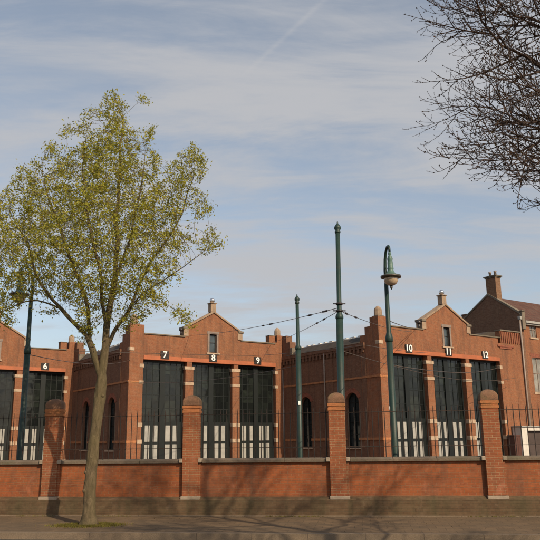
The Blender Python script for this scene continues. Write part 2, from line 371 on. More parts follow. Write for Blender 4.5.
# ------------------------------------------------------------ street wall
SP, OFF = 3.3268, -5.199
wall = thing('boundary_wall', 'low red brick street wall with tall capped pillars and grey coping, along the pavement', 'wall', WLOC, WAZ)
KS = list(range(-5, 9))
MB().box(OFF + KS[0] * SP, OFF + KS[-1] * SP, -.06, .339, -.1, .335).prism([(-.06, .335), (.30, .335), (.30, .40), (.09, .40)], 'x', OFF + KS[0] * SP, OFF + KS[-1] * SP).build('plinth', M['brick_plinth'], wall)
rnd = random.Random(4)
for k in KS:
    x = OFF + k * SP
    ht = 2.63 + rnd.uniform(-.02, .02)
    pil = MB().box(x - .18, x + .18, 0, .28, .415, ht - .41).box(x + .18, x + .225, .04, .27, .415, 1.13).build('pillar', M['brick_pillar'], wall, bevel=.004)
    MB().box(x - .20, x + .235, -.05, .27, .338, .414).build('base_stone', M['base_stone'], pil, bevel=.008)
    for a, b in ((x - .26, x - .18), (x + .181, x + .26)):
        MB().box(a, b, -.012, .30, 1.135, 1.225).build('shoulder_stone', M['base_stone'], pil, bevel=.008)
    MB().box(x - .194, x + .194, -.014, .294, ht - .409, ht - .35).box(x - .185, x + .185, -.006, .286, ht - .35, ht - .31).box(x - .197, x + .197, -.018, .298, ht - .31, ht - .245).build('cap_course', M['mossband'], pil, bevel=.006)
    # cap stone: upright edge, then a segmental dome on a rectangular plan
    nseg = 8; vs = []; fs = []; hw = .19; hd_ = .155; cy = .14
    ring = [(1.0, ht - .2445), (1.0, ht - .14)] + [(math.cos(t) if t < 1.5 else .06, ht - .14 + .14 * math.sin(t) ** 1.1) for t in [j / nseg * math.pi / 2 for j in range(1, nseg + 1)]]
    for w, z in ring:
        for sx, sy in ((-1, -1), (1, -1), (1, 1), (-1, 1)): vs.append((x + sx * w * hw + mnoise.noise(Vector((x, z * 9, sx))) * .006, cy + sy * w * hd_, z))
    for i in range(len(ring) - 1):
        for q in range(4): fs.append((i * 4 + q, i * 4 + (q + 1) % 4, (i + 1) * 4 + (q + 1) % 4, (i + 1) * 4 + q))
    fs.append((0, 3, 2, 1)); l = (len(ring) - 1) * 4; fs.append((l, l + 1, l + 2, l + 3))
    MB().add(vs, fs).build('cap', M['mosscap'], pil, bevel=.012)
for k in KS[:-1]:
    x0 = OFF + k * SP + .225; x1 = OFF + (k + 1) * SP - .18
    MB().box(x0, x1, .10, .32, .40, 1.125).build('wall_panel', M['brick_fence'], wall)
    # coping in three lengths, one object per bay
    cp = MB(); xx = x0 + .036; n = 3; w = (x1 - .082 - xx) / n
    for i in range(n):
        dz = rnd.uniform(-.003, .003)
        cp.prism([(.035, 1.127), (.385, 1.127), (.385, 1.19 + dz), (.21, 1.222 + dz), (.035, 1.19 + dz)], 'x', xx + i * w + .003, xx + (i + 1) * w - .003)
    cp.build('coping', M['coping'], wall, bevel=.006)
# iron railings, one per bay
def railing(x0, x1, label):
    t = thing('iron_railing', label, 'railing', Vector(WLOC) + WX * ((x0 + x1) / 2) + WY * .20, WAZ, 'iron railings on the street wall')
    h = (x1 - x0) / 2
    for z in (1.45, 2.20):
        MB().box(-h, h, -.018, .018, z - .006, z + .006).build('rail', M['iron'], t)
    n = int(round(2 * h / .135)); up = None
    for i in range(n):
        x = -h + (i + .5) * 2 * h / n
        if up is None:
            mb = MB().tube([(0, 0, 1.19), (0, 0, 2.24), (0, 0, 2.32)], [.009, .009, .002], 6, smooth=False)
            up = mb.build('upright', M['iron'], t); o = up
        else: o = copy_obj(up, t)
        o.location = (x, 0, 0)
    return t
rl = {-2: 'iron railing beyond the left picture edge', -1: 'rusty iron railing left of the pillar that carries the tree shadow', 0: 'rusty iron railing behind the leafy tree, between the shadowed pillar and the next',
      1: 'rusty iron railing in front of doors 8 and 9', 2: 'rusty iron railing in front of doors 10 and 11', 3: 'rusty iron railing right of the rightmost pillar, in front of the grey shutter'}
for k in range(-1, 4):
    railing(OFF + k * SP + .185, OFF + (k + 1) * SP - .185, rl[k])

# ------------------------------------------------------------ depot blocks
P_, W_, C_, H_, HP, PR = .893, 2.8, .544, 6.388, 7.90, .633
DX = [P_, P_ + W_ + C_, P_ + 2 * W_ + 2 * C_]            # left edges of the doors
L7 = P_ + 3 * W_ + 2 * C_ + PR
MID = P_ + 1.5 * W_ + C_
def arc(cx, cz, r, a0, a1, n): return [(cx + r * math.cos(R(a0 + (a1 - a0) * i / n)), cz + r * math.sin(R(a0 + (a1 - a0) * i / n))) for i in range(n + 1)]
def text_mesh(name, txt, size, mat, parent, loc, width=None):
    cu = bpy.data.curves.new('t', 'FONT'); cu.body = txt; cu.size = size; cu.align_x = 'CENTER'; cu.align_y = 'CENTER'; cu.extrude = .008
    to = bpy.data.objects.new('t', cu); COL.objects.link(to); dg = bpy.context.evaluated_depsgraph_get()
    me = bpy.data.meshes.new_from_object(to.evaluated_get(dg)); bpy.data.objects.remove(to); bpy.data.curves.remove(cu)
    me.transform(Matrix.Translation(loc) @ Matrix.Rotation(math.pi / 2, 4, 'X'))
    bm = bmesh.new(); bm.from_mesh(me); src = bm.verts[:] + bm.edges[:] + bm.faces[:]
    for j, (dx, dz) in enumerate(((.022, 0), (.011, .012), (.011, -.012))):
        r_ = bmesh.ops.duplicate(bm, geom=src); bmesh.ops.translate(bm, vec=(dx, -.0022 * (j + 1), dz), verts=[e for e in r_['geom'] if isinstance(e, bmesh.types.BMVert)])
    bm.to_mesh(me); bm.free(); me.materials.clear(); me.materials.append(mat)
    me.name = name; o = bpy.data.objects.new(name, me); COL.objects.link(o); o.parent = parent; return o
def finial(parent, x, y, z, h=.58, w=.24):
    return MB().lathe([(w * 1.0, 0), (w * 1.0, .05), (w * .95, h * .62), (w * .8, h * .8), (w * .42, h * .93), (w * .3, h)], (x, y, z), 8, smooth=False).build('finial', M['tan_stone'], parent, bevel=.01)

def depot(name, label, org, nums, depth, kind):
    t = thing(name, label, 'depot', org, FROT)
    WT = .45
    right_u = L7 if kind != 'C' else 12.885
    fw = MB()
    # wall above the doors, pieces around the gable window
    g0, g1, w0, w1, wz0, wz1, apex = 3.62, 7.66, 5.34, 5.86, 7.05, 8.22, 9.60
    yl = 0.0
    fw.box(P_, 10.384, yl, WT, H_ + .242, wz0)
    sl = (apex - 8.46) / (MID - g0)
    gz = lambda u: apex - abs(u - MID) * sl
    fw.prism([(P_, wz0), (w0, wz0), (w0, gz(w0)), (g0, gz(g0)), (g0, HP), (P_, HP)], 'y', yl, WT)
    fw.prism([(w1, wz0), (10.384, wz0), (10.384, HP), (g1, HP), (g1, gz(g1)), (w1, gz(w1))], 'y', yl, WT)
    fw.prism([(w0, wz1), (w1, wz1), (w1, gz(w1)), (MID, apex), (w0, gz(w0))], 'y', yl, WT)
    fw.box(P_, 10.384, .46, .6, H_ - .2, H_ + .3)
    if kind == 'C': fw.box(L7, right_u, 0, WT, 0, 7.58).box(10.384, L7, 0, WT, 6.388, 7.58)
    front = fw.build('front_wall', M['brick_wall'], t)
    # orange lintel
    MB().box(P_, 10.384, -.035, .455, H_, H_ + .24).build('lintel', M['lintel'], t)
    # left corner pier, stepped
    lp = MB().box(0, P_, 0, .72, 0, 8.46).box(0, P_ - .12, .72, 1.18, 0, 7.96).box(.0, .3, 1.18, 1.6, 0, 7.5)
    pier = lp.build('corner_pier', M['brick_wall'], t, bevel=.006)
    MB().box(.10, .62, .10, .62, 8.46, 8.53).build('pier_cap', M['stone_dark'], pier); finial(pier, .36, .36, 8.53)
    # right pier
    rp = MB().box(10.384, L7, -.003, .7, 0, 7.58 if kind == 'C' else 8.02)
    if kind == 'C': rp = MB().box(10.384, L7, -.003, .45, 0, 6.388)
    if kind != 'C':
        rp.box(10.55, 11.06, .003, .66, 8.02, 8.52).box(9.95, 10.40, .05, .5, HP - .02, 8.46)
    rpo = rp.build('corner_pier', M['brick_wall'], t, bevel=.006)
    if kind != 'C':
        finial(rpo, 10.80, .33, 8.52, .56, .22)
        MB().box(9.93, 10.42, .03, .52, 8.46, 8.50).build('pier_cap', M['stone_dark'], rpo)
    if kind == 'C':
        pp = MB().box(10.66, 12.86, .0, .4, 7.58, 8.40).build('parapet_panel', M['brick_wall'], t)
        for i in range(11):
            u = 10.76 + i * .2
            MB().box(u - .035, u + .035, -.05, 0, 7.62, 8.34).build('brick_rib', M['brick_red'], pp)
        MB().box(10.62, 12.88, -.06, .44, 8.40, 8.48).build('coping', M['stone_dark'], pp)
        MB().box(10.3, 11.9, -.07, 0, 7.34, 7.46).box(10.5, 11.7, -.05, 0, 7.22, 7.34).build('brick_corbel', M['brick_red'], pp)
    # parapet copings and gable copings
    for a, b in ((P_, g0), (g1, 10.384 if kind != 'C' else 10.66)):
        MB().box(a, b, -.06, WT + .04, HP, HP + .075).build('coping', M['stone_dark'], t, bevel=.008)
    for sgn in (-1, 1):
        e = g0 - .05 if sgn < 0 else g1 + .05
        MB().prism([(MID, apex), (MID, apex + .13), (e, gz(e) + .13), (e, gz(e))] if sgn < 0 else [(MID, apex), (e, gz(e)), (e, gz(e) + .13), (MID, apex + .13)], 'y', -.07, WT + .05).build('gable_coping', M['tan_stone'], t, bevel=.008)
        k0 = g0 - .12 if sgn < 0 else g1 - .22
        kn = MB().box(k0, k0 + .34, -.05, WT + .02, HP + .076, 8.42).build('kneeler_stone', M['tan_stone'], t, bevel=.012)
        MB().box(k0 - .05 if sgn < 0 else k0 + .02, k0 + .32 if sgn < 0 else k0 + .42, -.09, WT + .06, 8.42, 8.56).build('kneeler_cap', M['stone_dark'], kn, bevel=.012)
    # pedestal with steel ball
    pd = MB().box(MID - .19, MID + .19, .02, .40, apex + .08, apex + .62).box(MID - .24, MID + .24, -.03, .45, apex + .62, apex + .68).build('pedestal', M['tan_stone'], t, bevel=.012)
    MB().lathe([(.02, 0)] + [(.17 * math.sin(a * math.pi / 8), .17 - .17 * math.cos(a * math.pi / 8)) for a in range(1, 8)] + [(.01, .34)], (MID, .21, apex + .68), 14).build('ball', M['steel'], pd)
    # small vent pipe behind left kneeler
    vp = MB().tube([(g0 - .24, .1, HP + .05), (g0 - .24, .1, 8.3)], .06, 8).lathe([(.09, 0), (.13, .05), (.13, .14), (.03, .2)], (g0 - .24, .1, 8.28), 10).build('vent_pipe', M['insul'], t)
    # gable window
    wn_ = MB()
    wn_.box(w0 - .13, w0, -.03, .12, wz0 - .02, wz1 + .0).box(w1, w1 + .13, -.03, .12, wz0 - .02, wz1).box(w0 - .17, w1 + .17, -.045, .12, wz1, wz1 + .17)
    win = wn_.build('window', M['frame'], t, bevel=.006)
    MB().box(w0 - .2, w1 + .2, -.09, .2, wz0 - .10, wz0 - .021).build('sill', M['stone'], win)
    MB().box(w0, w0 + .05, .10, .18, wz0, wz1).box(w1 - .05, w1, .10, .18, wz0, wz1).box(w0 + .05, w1 - .05, .10, .18, wz0, wz0 + .06).box(w0 + .05, w1 - .05, .10, .18, wz1 - .06, wz1).box(w0 + .05, w1 - .05, .11, .17, wz0 + .62, wz0 + .66).build('sash', M['black'], win)
    MB().box(w0 + .05, w1 - .05, .14, .15, wz0 + .06, wz1 - .06).build('pane', M['glass_pale'], win)
    # columns between the doors and stone bands
    for i, u in enumerate((P_ + W_, DX[1] + W_)):
        cm = MB().box(u, u + C_, 0, .42, 0, 6.06).box(u + .10, u + C_ - .10, .0, .42, 6.06, H_).build('column', M['brick_wall'], t, bevel=.006)
        for j, (z0, z1) in enumerate(((5.90, 6.10), (4.95, 5.13), (2.46, 2.70), (1.50, 1.74))):
            e = .055 if j == 0 else .02
            mb = MB()
            if j < 2: mb.box(u - e, u + C_ + e, -.03, .25, z0, z1)
            else: mb.box(u - e, u + .24, -.025, .25, z0, z1).box(u + .30, u + C_ + e, -.025, .25, z0, z1)
            mb.build('stone_band', M['stone'], cm, bevel=.01)
    for j, (z0, z1) in enumerate(((5.90, 6.12), (4.95, 5.13), (2.46, 2.70), (1.50, 1.74))):
        MB().box(P_ - .24, P_ + .05, -.022, .25, z0, z1).build('stone_band', M['stone'], pier, bevel=.01)
        MB().box(10.384 - .05, 10.384 + .2, -.022, .25, z0, z1).build('stone_band', M['stone'], rpo, bevel=.01)
    for z0, z1 in ((4.98, 5.10), (1.56, 1.70)):
        MB().box(-.012, P_ - .241, -.014, -.001, z0, z1).build('brick_band', M['brick_orange'], pier)
    MB().box(-.02, .3, -.022, .3, 6.86, 7.06).build('stone_block', M['stone'], pier, bevel=.01)
    # doors
    fr = None
    for i, u in enumerate(DX):
        dp = .30
        mb = MB()
        mb.box(u, u + .10, dp, dp + .12, 0, H_).box(u + W_ - .10, u + W_, dp, dp + .12, 0, H_).box(u + .10, u + W_ - .10, dp, dp + .12, H_ - .12, H_)
        mb.box(u + .10, u + W_ - .10, dp + .02, dp + .10, 0, 2.75)             # lower leaf boarding
        cxm = u + W_ / 2
        mb.box(cxm - .17, cxm + .17, dp - .02, dp + .019, 0, H_ - .12)          # meeting stiles
        for q in (.36, .62, .0):
            pass
        for fx in (.39, .79, 1.94, 2.34):                                 # glazing bars
            mb.box(u + fx - .02, u + fx + .02, dp + .03, dp + .08, 2.75, H_ - .12)
        for z in (3.55, 4.35, 5.15, 5.85):
            mb.box(u + .10, u + W_ - .10, dp + .035, dp + .078, z - .02, z + .02)
        d = mb.build('door', M['door'], t)
        MB().box(u + .10, u + W_ - .10, dp + .05, dp + .06, 2.75, H_ - .12).build('glazing', M['door_glass'], d)
        for (a, b) in ((.35, .66), (.88, 1.16), (1.66, 1.97), (2.16, 2.44)):
            for (z0, z1) in ((1.62, 2.55), (.50, 1.45)):
                MB().box(u + a, u + b, dp - .003, dp + .02, z0, z1).build('white_panel', M['white'], d)
        # number plate
        n_ = nums[i]; cxn = u + 1.36
        pl = MB().box(cxn - .27, cxn + .27, -.065, -.036, H_ + .08, H_ + .56).build('number_plate', M['black'], t)
        text_mesh('numeral', str(n_), .56, M['numeral'], pl, (cxn - .011, -.074, H_ + .32))
    # added black sheet stands in for the unlit interior behind the doors
    MB().box(P_, 10.384, .62, .66, 0, H_).build('dark_interior_sheet', M['black'], t)
    # side wall facing left, with two arched windows
    U0, U1 = 0.0, .4
    wins = [(1.98, 3.10), (6.50, 7.62)]
    zs, zc = 1.15, 3.72
    sw = MB(); v0 = 1.18; zt = 6.72
    edges = [v0] + [e for w in wins for e in w] + [depth]
    for i in range(0, len(edges), 2):
        sw.box(U0 + .02, U1, edges[i], edges[i + 1], 0, zt)
    for a, b in wins:
        sw.box(U0 + .02, U1, a, b, 0, zs)
        c = (a + b) / 2; r = (b - a) / 2
        top = arc(c, zc, r, 180, 0, 14)
        sw.prism([(b, zt), (a, zt)] + top, 'x', U0 + .02, U1)
    # pilasters framing each bay and the cornice above
    for a, b in ((v0 + .0, 1.5), (4.2, 4.9), (depth - .9, depth)):
        sw.box(-.04, .02, a, b, 0, zt - .3)
    side = sw.build('side_wall', M['brick_side_shaded'], t)
    fz = MB()
    n = int((depth - v0) / .36)
    for i in range(n):
        v = v0 + (i + .5) * (depth - v0) / n
        fz.box(-.10, .02, v - .07, v + .07, 6.50, zt)
        fz.prism(([(v - .16, 6.86), (v - .16, zt), (v - .07, zt), (v + .07, zt), (v + .16, zt), (v + .16, 6.86)])[::-1], 'x', -.10, .4)
    fz.box(-.14, .4, v0, depth, 6.86, 7.06)
    fz.build('corbel_frieze', M['brick_side_shaded'], t)
    for z0, z1, mt in ((5.02, 5.13, 'brick_orange'), (1.56, 1.70, 'brick_orange')):
        for i, (a, b) in enumerate([(0.0, 1.18), (1.18, wins[0][0]), (wins[0][1], wins[1][0]), (wins[1][1], depth)]):
            if z0 > 4: 
                if i in (0,): MB().box(-.055, -.001, a, b, z0, z1).build('brick_band', M[mt], side)
                elif i == 1: MB().box(-.055, -.041, 1.18, depth, z0, z1).build('brick_band', M[mt], side)
            else: MB().box(-.055, -.001 if i == 0 else .019, a, b, z0, z1).build('brick_band', M[mt], side)
    for a, b in wins:
        c = (a + b) / 2; r = (b - a) / 2
        MB().prism((arc(c, zc, r + .26, 20, 160, 14) + arc(c, zc, r, 160, 20, 14)), 'x', -.004, .018).build('brick_arch', M['brick_red'], side)
        fo = arc(c, zc, r, 0, 180, 14)
        w = MB().prism([(a, zs), (b, zs)] + fo[1:-1], 'x', .26, .28).build('window', M['glass'], t)
        bars = MB().box(.20, .255, a, a + .06, zs, zc).box(.20, .255, b - .06, b, zs, zc).box(.20, .255, a + .06, b - .06, zs, zs + .08)
        bars.prism(arc(c, zc, r, 0, 180, 14) + arc(c, zc, r - .06, 180, 0, 14), 'x', .20, .255)
        bars.box(.21, .25, c - .025, c + .025, zs + .08, zc + r - .06)
        for z in (1.9, 2.6, 3.25, zc): bars.box(.215, .245, a + .06, b - .06, z - .015, z + .015)
        bars.build('window_bars', M['door'], w)
        MB().box(-.07, .26, a - .08, b + .08, zs - .08, zs).build('sill', M['stone'], w)
    # eaves roof strip, gutter and roof deck
    MB().prism([(-.16, 7.06), (.42, 7.06), (.42, 7.44), (.30, 7.48)], 'y', v0 + .42, depth - .5).build('eaves_roof', M['roof'], t)
    MB().tube([(.36, v0 + .42, 7.50), (.36, depth - .5, 7.50)], .045, 8).build('ridge_gutter', M['zinc'], t)
    if kind != 'C':
        MB().box(.42, L7, WT, depth + 3, 7.0, 7.44).build('flat_roof', M['roof'], t)
    else:
        MB().box(.42, 12.88, WT, depth + 3, 7.0, 7.44).prism([(7.6, 7.44), (12.88, 7.44), (12.88, 8.55), (10.6, 8.45)], 'y', .9, 2.6).build('flat_roof', M['roof'], t)
    MB().box(0, L7, depth + 3, depth + 3.3, 0, 7.3).build('rear_wall', M['brick_side_shaded'], t)
    rr = random.Random(5)
    for i in range(11):
        v = v0 + .6 + i * (depth - 2.0) / 11 + rr.uniform(-.15, .15)
        MB().box(.34, .52, v, v + rr.uniform(.16, .42), 7.535, 7.60).build('roof_flashing', M['bright_white'], t)
    # far stepped end of the side wall
    ep = MB().box(-.08, .4, depth - .50, depth - .01, 7.06, 8.46).box(-.08, .4, depth - .92, depth - .50, 7.06, 7.98).build('end_step', M['brick_side_shaded'], t, bevel=.006)
    MB().box(-.12, .42, depth - 1.2, depth - .92, 7.06, 7.55).build('end_stone', M['stone_dark'], ep)
    # downpipe
    MB().tube([(-.02, 4.95 if kind == 'C' else 4.6, 7.0), (-.09, 4.95 if kind == 'C' else 4.6, 6.7), (-.09, 4.95 if kind == 'C' else 4.6, 0)], .045, 8).build('downpipe', M['pipe'], t)
    # pipe on the front right pier
    if kind == 'B': MB().tube([(10.93, -.06, 6.2), (10.93, -.06, 0)], .035, 8).build('downpipe', M['pipe'], t)
    return t

depot('depot_building', 'brick tram depot block with doors 5 and 6, at the left picture edge', A0, (4, 5, 6), 9.6, 'A')
depot('depot_building', 'brick tram depot block with doors numbered 7, 8 and 9, middle of the row', B0, (7, 8, 9), 9.74, 'B')
depot('depot_building', 'brick tram depot block with doors numbered 10, 11 and 12, beside the house', C0, (10, 11, 12), 9.46, 'C')

# ------------------------------------------------------------ house on the right
HU = 12.89
hs = thing('brick_house', 'two storey red brick house with brown gable and chimney, right of door 12', 'house', C0 + FD * HU, FROT)
D_, ZE, AV, AZ_, LEN = 5.0, 9.70, 2.44, 11.42, 14.0
gw = MB().prism([(0, 0), (0, ZE), (AV, AZ_), (D_, 9.85), (D_, 0)], 'x', 0, .30).build('gable_wall', M['brick_dark'], hs)
# front wall with window openings
fw = MB(); zw = 9.02
wins = [(.94, 1.66, 8.18, 9.02), (.86, 2.0, 4.5, 6.82), (3.3, 4.3, 8.18, 9.02), (3.3, 4.4, 4.5, 6.82), (6.2, 7.2, 8.18, 9.02), (6.2, 7.3, 4.5, 6.82)]
def wall_holes(mb, x0, x1, z0, z1, holes, y0, y1):
    xs = sorted({x0, x1, *[h[0] for h in holes], *[h[1] for h in holes]}); zs = sorted({z0, z1, *[h[2] for h in holes], *[h[3] for h in holes]})
    for a, b in zip(xs, xs[1:]):
        run = None
        for c, d in zip(zs, zs[1:]):
            hole = any(h[0] <= (a + b) / 2 <= h[1] and h[2] <= (c + d) / 2 <= h[3] for h in holes)
            if hole:
                if run: mb.box(a, b, y0, y1, *run); run = None
            else: run = (run[0], d) if run else (c, d)
        if run: mb.box(a, b, y0, y1, *run)
wall_holes(fw, .30, LEN, 0, 9.25, wins, 0, .3)
fw.build('front_wall', M['brick_wall'], hs)
MB().box(.30, LEN, D_ - .3, D_, 0, 9.25).box(LEN - .3, LEN, .3, D_ - .3, 0, 9.25).build('rear_wall', M['brick_dark'], hs)
for (a, b, c, d) in wins:
    w = MB().box(a - .02, a + .06, .06, .14, c, d).box(b - .06, b + .02, .06, .14, c, d).box(a + .06, b - .06, .06, .14, c, c + .07).box(a + .06, b - .06, .06, .14, d - .07, d).box(a + .06, b - .06, .07, .13, (c + d) / 2 + .1, (c + d) / 2 + .15).box((a + b) / 2 - .02, (a + b) / 2 + .02, .07, .13, c + .07, d - .07).build('window', M['frame'], hs)
    MB().box(a + .06, b - .06, .105, .115, c + .07, d - .07).build('pane', M['net'], w)
    MB().box(a + .02, b - .02, .18, .2, c, d).build('curtain', M['curtain'], w)
    MB().box(a - .1, b + .1, -.05, .05, c - .1, c).build('sill', M['stone'], w)
    if d > 8: MB().box(a - .12, b + .12, -.03, .05, d, d + .14).build('lintel', M['stone'], w)
    else: MB().prism([(a - .12, d), (b + .12, d), (b + .2, d + .28), (a - .2, d + .28)], 'y', -.006, .05).build('brick_arch', M['brick_red'], w)
# roof
pitch = (AZ_ - ZE) / AV
rf = MB().prism([(-.15, 9.32), (-.12, 9.22), (AV, AZ_ - .22), (D_ + .1, 9.40), (D_ + .1, 9.52), (AV, AZ_ - .08)][::-1], 'x', .30, LEN).build('roof', M['tile'], hs)
MB().prism([(-.06, ZE - .02), (-.06, ZE + .14), (AV, AZ_ + .15), (AV, AZ_ + .001)][::-1], 'x', -.05, .36).build('gable_coping', M['stone_dark'], hs)
MB().prism([(AV, AZ_ + .001), (AV, AZ_ + .15), (D_ + .05, 9.98), (D_ + .05, 9.86)][::-1], 'x', -.05, .36).build('gable_coping', M['stone_dark'], hs)
MB().box(-.02, .30, -.20, .0, 8.65, 9.86).box(-.05, .33, -.24, -.0, 9.86, 9.94).build('parapet_stone', M['stone_dark'], hs, bevel=.01)
MB().box(.31, LEN, -.26, -.02, 9.10, 9.26).box(.31, LEN, -.16, -.001, 9.0, 9.1).build('gutter', M['white'], hs, bevel=.01)
ch = MB().box(.02, .56, 1.72, 2.56, 10.7, 12.62).build('chimney', M['brick_chim'], rf)
MB().box(-.08, .66, 1.60, 2.68, 12.70, 12.78).box(-.03, .61, 1.67, 2.61, 12.62, 12.70).build('chimney_cap', M['stone_dark'], ch)
for y in (1.9, 2.35): MB().lathe([(.10, 0), (.085, .26), (.12, .28), (.1, .36)], (.3, y, 12.78), 10).build('chimney_pot', M['pipe'], ch)
MB().box(-.02, .4, 4.55, 4.95, 9.8, 10.35).box(-.05, .43, 4.5, 5.0, 10.35, 10.42).build('chimney_stub', M['brick_dark'], hs)
dpp = MB().tube([(-.16, -.10, 9.3), (-.16, -.08, 0)], .055, 8).build('downpipe', M['pipe'], hs)
MB().box(-.25, -.07, -.2, -.01, 9.3, 9.52).build('hopper', M['white'], dpp)

# small garage front and cabinet before the house
gpos = C0 + FD * 10.95 - FN * .75
ga = thing('garage_front', 'white framed garage front with a grey shutter, below the house windows at the right edge', 'garage', gpos, FROT - R(0))
MB().box(0, .62, 0, .7, 0, 2.02).box(3.6, 4.0, 0, .7, 0, 2.02).box(0, 4.0, 0, .7, 2.02, 2.25).build('frame', M['bright_white'], ga, bevel=.01)
sh = MB()
for i in range(32): sh.prism([(.22, i * .0628), (.24, i * .0628), (.24, i * .0628 + .062), (.217, i * .0628 + .062), (.213, i * .0628 + .03)], 'x', .62, 3.6)
sh.build('shutter', M['grey_shutter'], ga)
MB().box(-.05, 4.05, -.08, .74, 2.25, 2.31).build('roof_slab', M['white'], ga)
cb = MB().box(0, .6, 0, .5, 0, 1.70).box(-.03, .63, -.03, .53, 1.70, 1.76).box(.29, .31, -.01, 0, .1, 1.6).build('utility_cabinet', M['brownbox'], bevel=.01)
cb.location = C0 + FD * 10.35 - FN * .62; cb.rotation_euler = (0, 0, FROT); tag(cb, 'brown metal cabinet left of the white garage frame, beside door 12', 'cabinet')

# ------------------------------------------------------------ poles and lamps
def pole(name, label, x, y, top, r_low, r_up, zj, cat='pole', group=None):
    t = thing(name, label, cat, (x, y, 0), 0, group)
    MB().lathe([(r_low * 1.5, 0), (r_low * 1.45, .5), (r_low * 1.1, .62), (r_low, .8), (r_low, zj - .12)], (0, 0, 0), 18).build('lower_shaft', M['pole'], t)
    MB().lathe([(r_low, zj - .12), (r_low * 1.14, zj - .1), (r_low * 1.14, zj - .02), (r_low * .95, zj + .03), (r_up, zj + .08), (r_up * .96, top - .42)], (0, 0, 0), 18).build('upper_shaft', M['pole'], t)
    r = r_up
    MB().lathe([(r * .96, top - .42), (r * 1.25, top - .40), (r * 1.25, top - .35), (r * .9, top - .33), (r * 1.5, top - .26), (r * 1.45, top - .2), (r * .8, top - .12), (r * .3, top - .09), (r * .38, top - .05), (r * .1, top)], (0, 0, 0), 16).build('finial', M['pole'], t)
    return t
tilt = .014
p1 = pole('tram_pole', 'tall dark green tram wire pole behind the third brick pillar', 2.12, 22, 8.60, .112, .076, 5.45, group='green tram wire poles')
p1.rotation_euler[1] = tilt
for z in (5.60, 5.83):
    cl = MB().lathe([(.088, z - .03), (.11, z - .03), (.11, z + .03), (.088, z + .03)], (0, 0, 0), 16).tube([(-.2, -.02, z), (.2, -.02, z)], .02, 6).build('clamp', M['insul'], p1)
p2 = pole('tram_pole', 'shorter thin dark green tram pole, left of the tall one, before an arched window', 1.09, 28, 7.42, .105, .07, 5.25, group='green tram wire poles')
tagm = MB().box(-.04, .04, -.125, -.108, 2.95, 3.1).build('pole_tag', M['numeral'], p2)
def lamp(label, x, y, rot):
    t = thing('street_lamp', label, 'street lamp', (x, y, 0), rot, 'green arc street lamps')
    MB().lathe([(.16, 0), (.155, .55), (.10, .7), (.082, .9), (.078, 3.9)], (0, 0, 0), 16).build('lower_shaft', M['pole'], t)
    MB().lathe([(.078, 3.9), (.092, 3.92), (.092, 4.02), (.07, 4.1), (.058, 4.15), (.05, 5.35)], (0, 0, 0), 16).build('upper_shaft', M['pole'], t)
    MB().box(-.03, .03, -.09, -.075, 2.28, 2.36).build('pole_tag', M['numeral'], t)
    # crook: arm leans outwards along +x then bends back over the lantern
    pts = [(0, 0, 5.33), (-.03, 0, 5.7), (.01, 0, 5.98), (.10, 0, 6.16), (.21, 0, 6.25), (.31, 0, 6.25), (.37, 0, 6.18), (.38, 0, 6.08)]
    arm = MB().tube(pts, [.045, .042, .038, .036, .034, .032, .032, .03], 8).build('crook_arm', M['pole'], t)
    MB().tube([(-.02, 0, 5.5), (.10, 0, 5.62), (.22, 0, 5.62)], .016, 6).tube([(.1, 0, 5.62), (.05, 0, 5.75), (-.02, 0, 5.8)], .013, 6).build('scroll', M['pole'], arm)
    c = (.38, 0, 0)
    hd = MB().lathe([(.02, 6.10), (.035, 6.06), (.04, 6.02), (.028, 6.0), (.05, 5.96), (.07, 5.9), (.058, 5.86), (.068, 5.80), (.064, 5.70), (.082, 5.66), (.07, 5.63), (.078, 5.59), (.11, 5.535), (.18, 5.49), (.225, 5.476)][::-1], c, 18).build('lantern_hood', M['verdigris'], t)
    MB().lathe([(.20, 5.425), (.248, 5.43), (.25, 5.475), (.2, 5.478)], c, 20).build('lantern_rim', M['rim'], hd)
    MB().lathe([(.02, 5.235), (.08, 5.245), (.13, 5.28), (.165, 5.34), (.175, 5.40), (.17, 5.424)], c, 18).build('glass_bowl', M['bowl'], hd)
    MB().lathe([(.005, 5.13), (.03, 5.18), (.035, 5.235)], c, 10).build('drop_finial', M['rim'], hd)
    return t
lamp('dark green crook street lamp with opal bowl, in front of door 10', 2.89, 17.0, R(-81))
lamp('dark green crook street lamp half hidden by the leafy tree, in front of door 6', -6.46, 18.5, R(-124))

# ------------------------------------------------------------ overhead wires
def wire(label, pts, sag=0.0, ins=(), r=.011):
    P = []
    for a, b in zip(pts, pts[1:]):
        a, b = Vector(a), Vector(b)
        for i in range(12):
            s_ = i / 12; p = a.lerp(b, s_); p.z -= sag * 4 * s_ * (1 - s_); P.append(p)
    P.append(Vector(pts[-1]))
    t = thing('overhead_wire', label, 'wire', P[0])
    o = P[0].copy(); Q = [p - o for p in P]
    MB().tube(Q, r, 5).build('cable', M['wire'], t)
    for f, ln in ins:
        fi = f * (len(Q) - 1); i = int(fi); a = Q[i].lerp(Q[min(i + 1, len(Q) - 1)], fi - i); d = (Q[min(i + 1, len(Q) - 1)] - Q[i]).normalized()
        n = 9; pts_ = [a + d * (ln * (j / (n - 1) - .5)) for j in range(n)]
        MB().tube(pts_, [.016, .036, .025, .036, .025, .036, .025, .036, .016], 8, smooth=False).build('insulator', M['insul'], t)
    return t
wire('wire with insulators from the tall pole to the gable of door 8', [(2.18, 22, 5.70), (-5.05, 43.18, 8.02)], .18, ((.05, .45), (.11, .3), (.30, .42), (.345, .2)))
wire('wire from the tall pole down to the pier right of door 9', [(2.18, 22, 5.60), (.10, 46.7, 8.0)], .12, ((.12, .35), (.19, .3)))
wire('wire from the tall pole right to the parapet over door 10', [(2.22, 22, 5.60), (8.3, 40.78, 7.72)], .15, ((.05, .3), (.13, .35)))
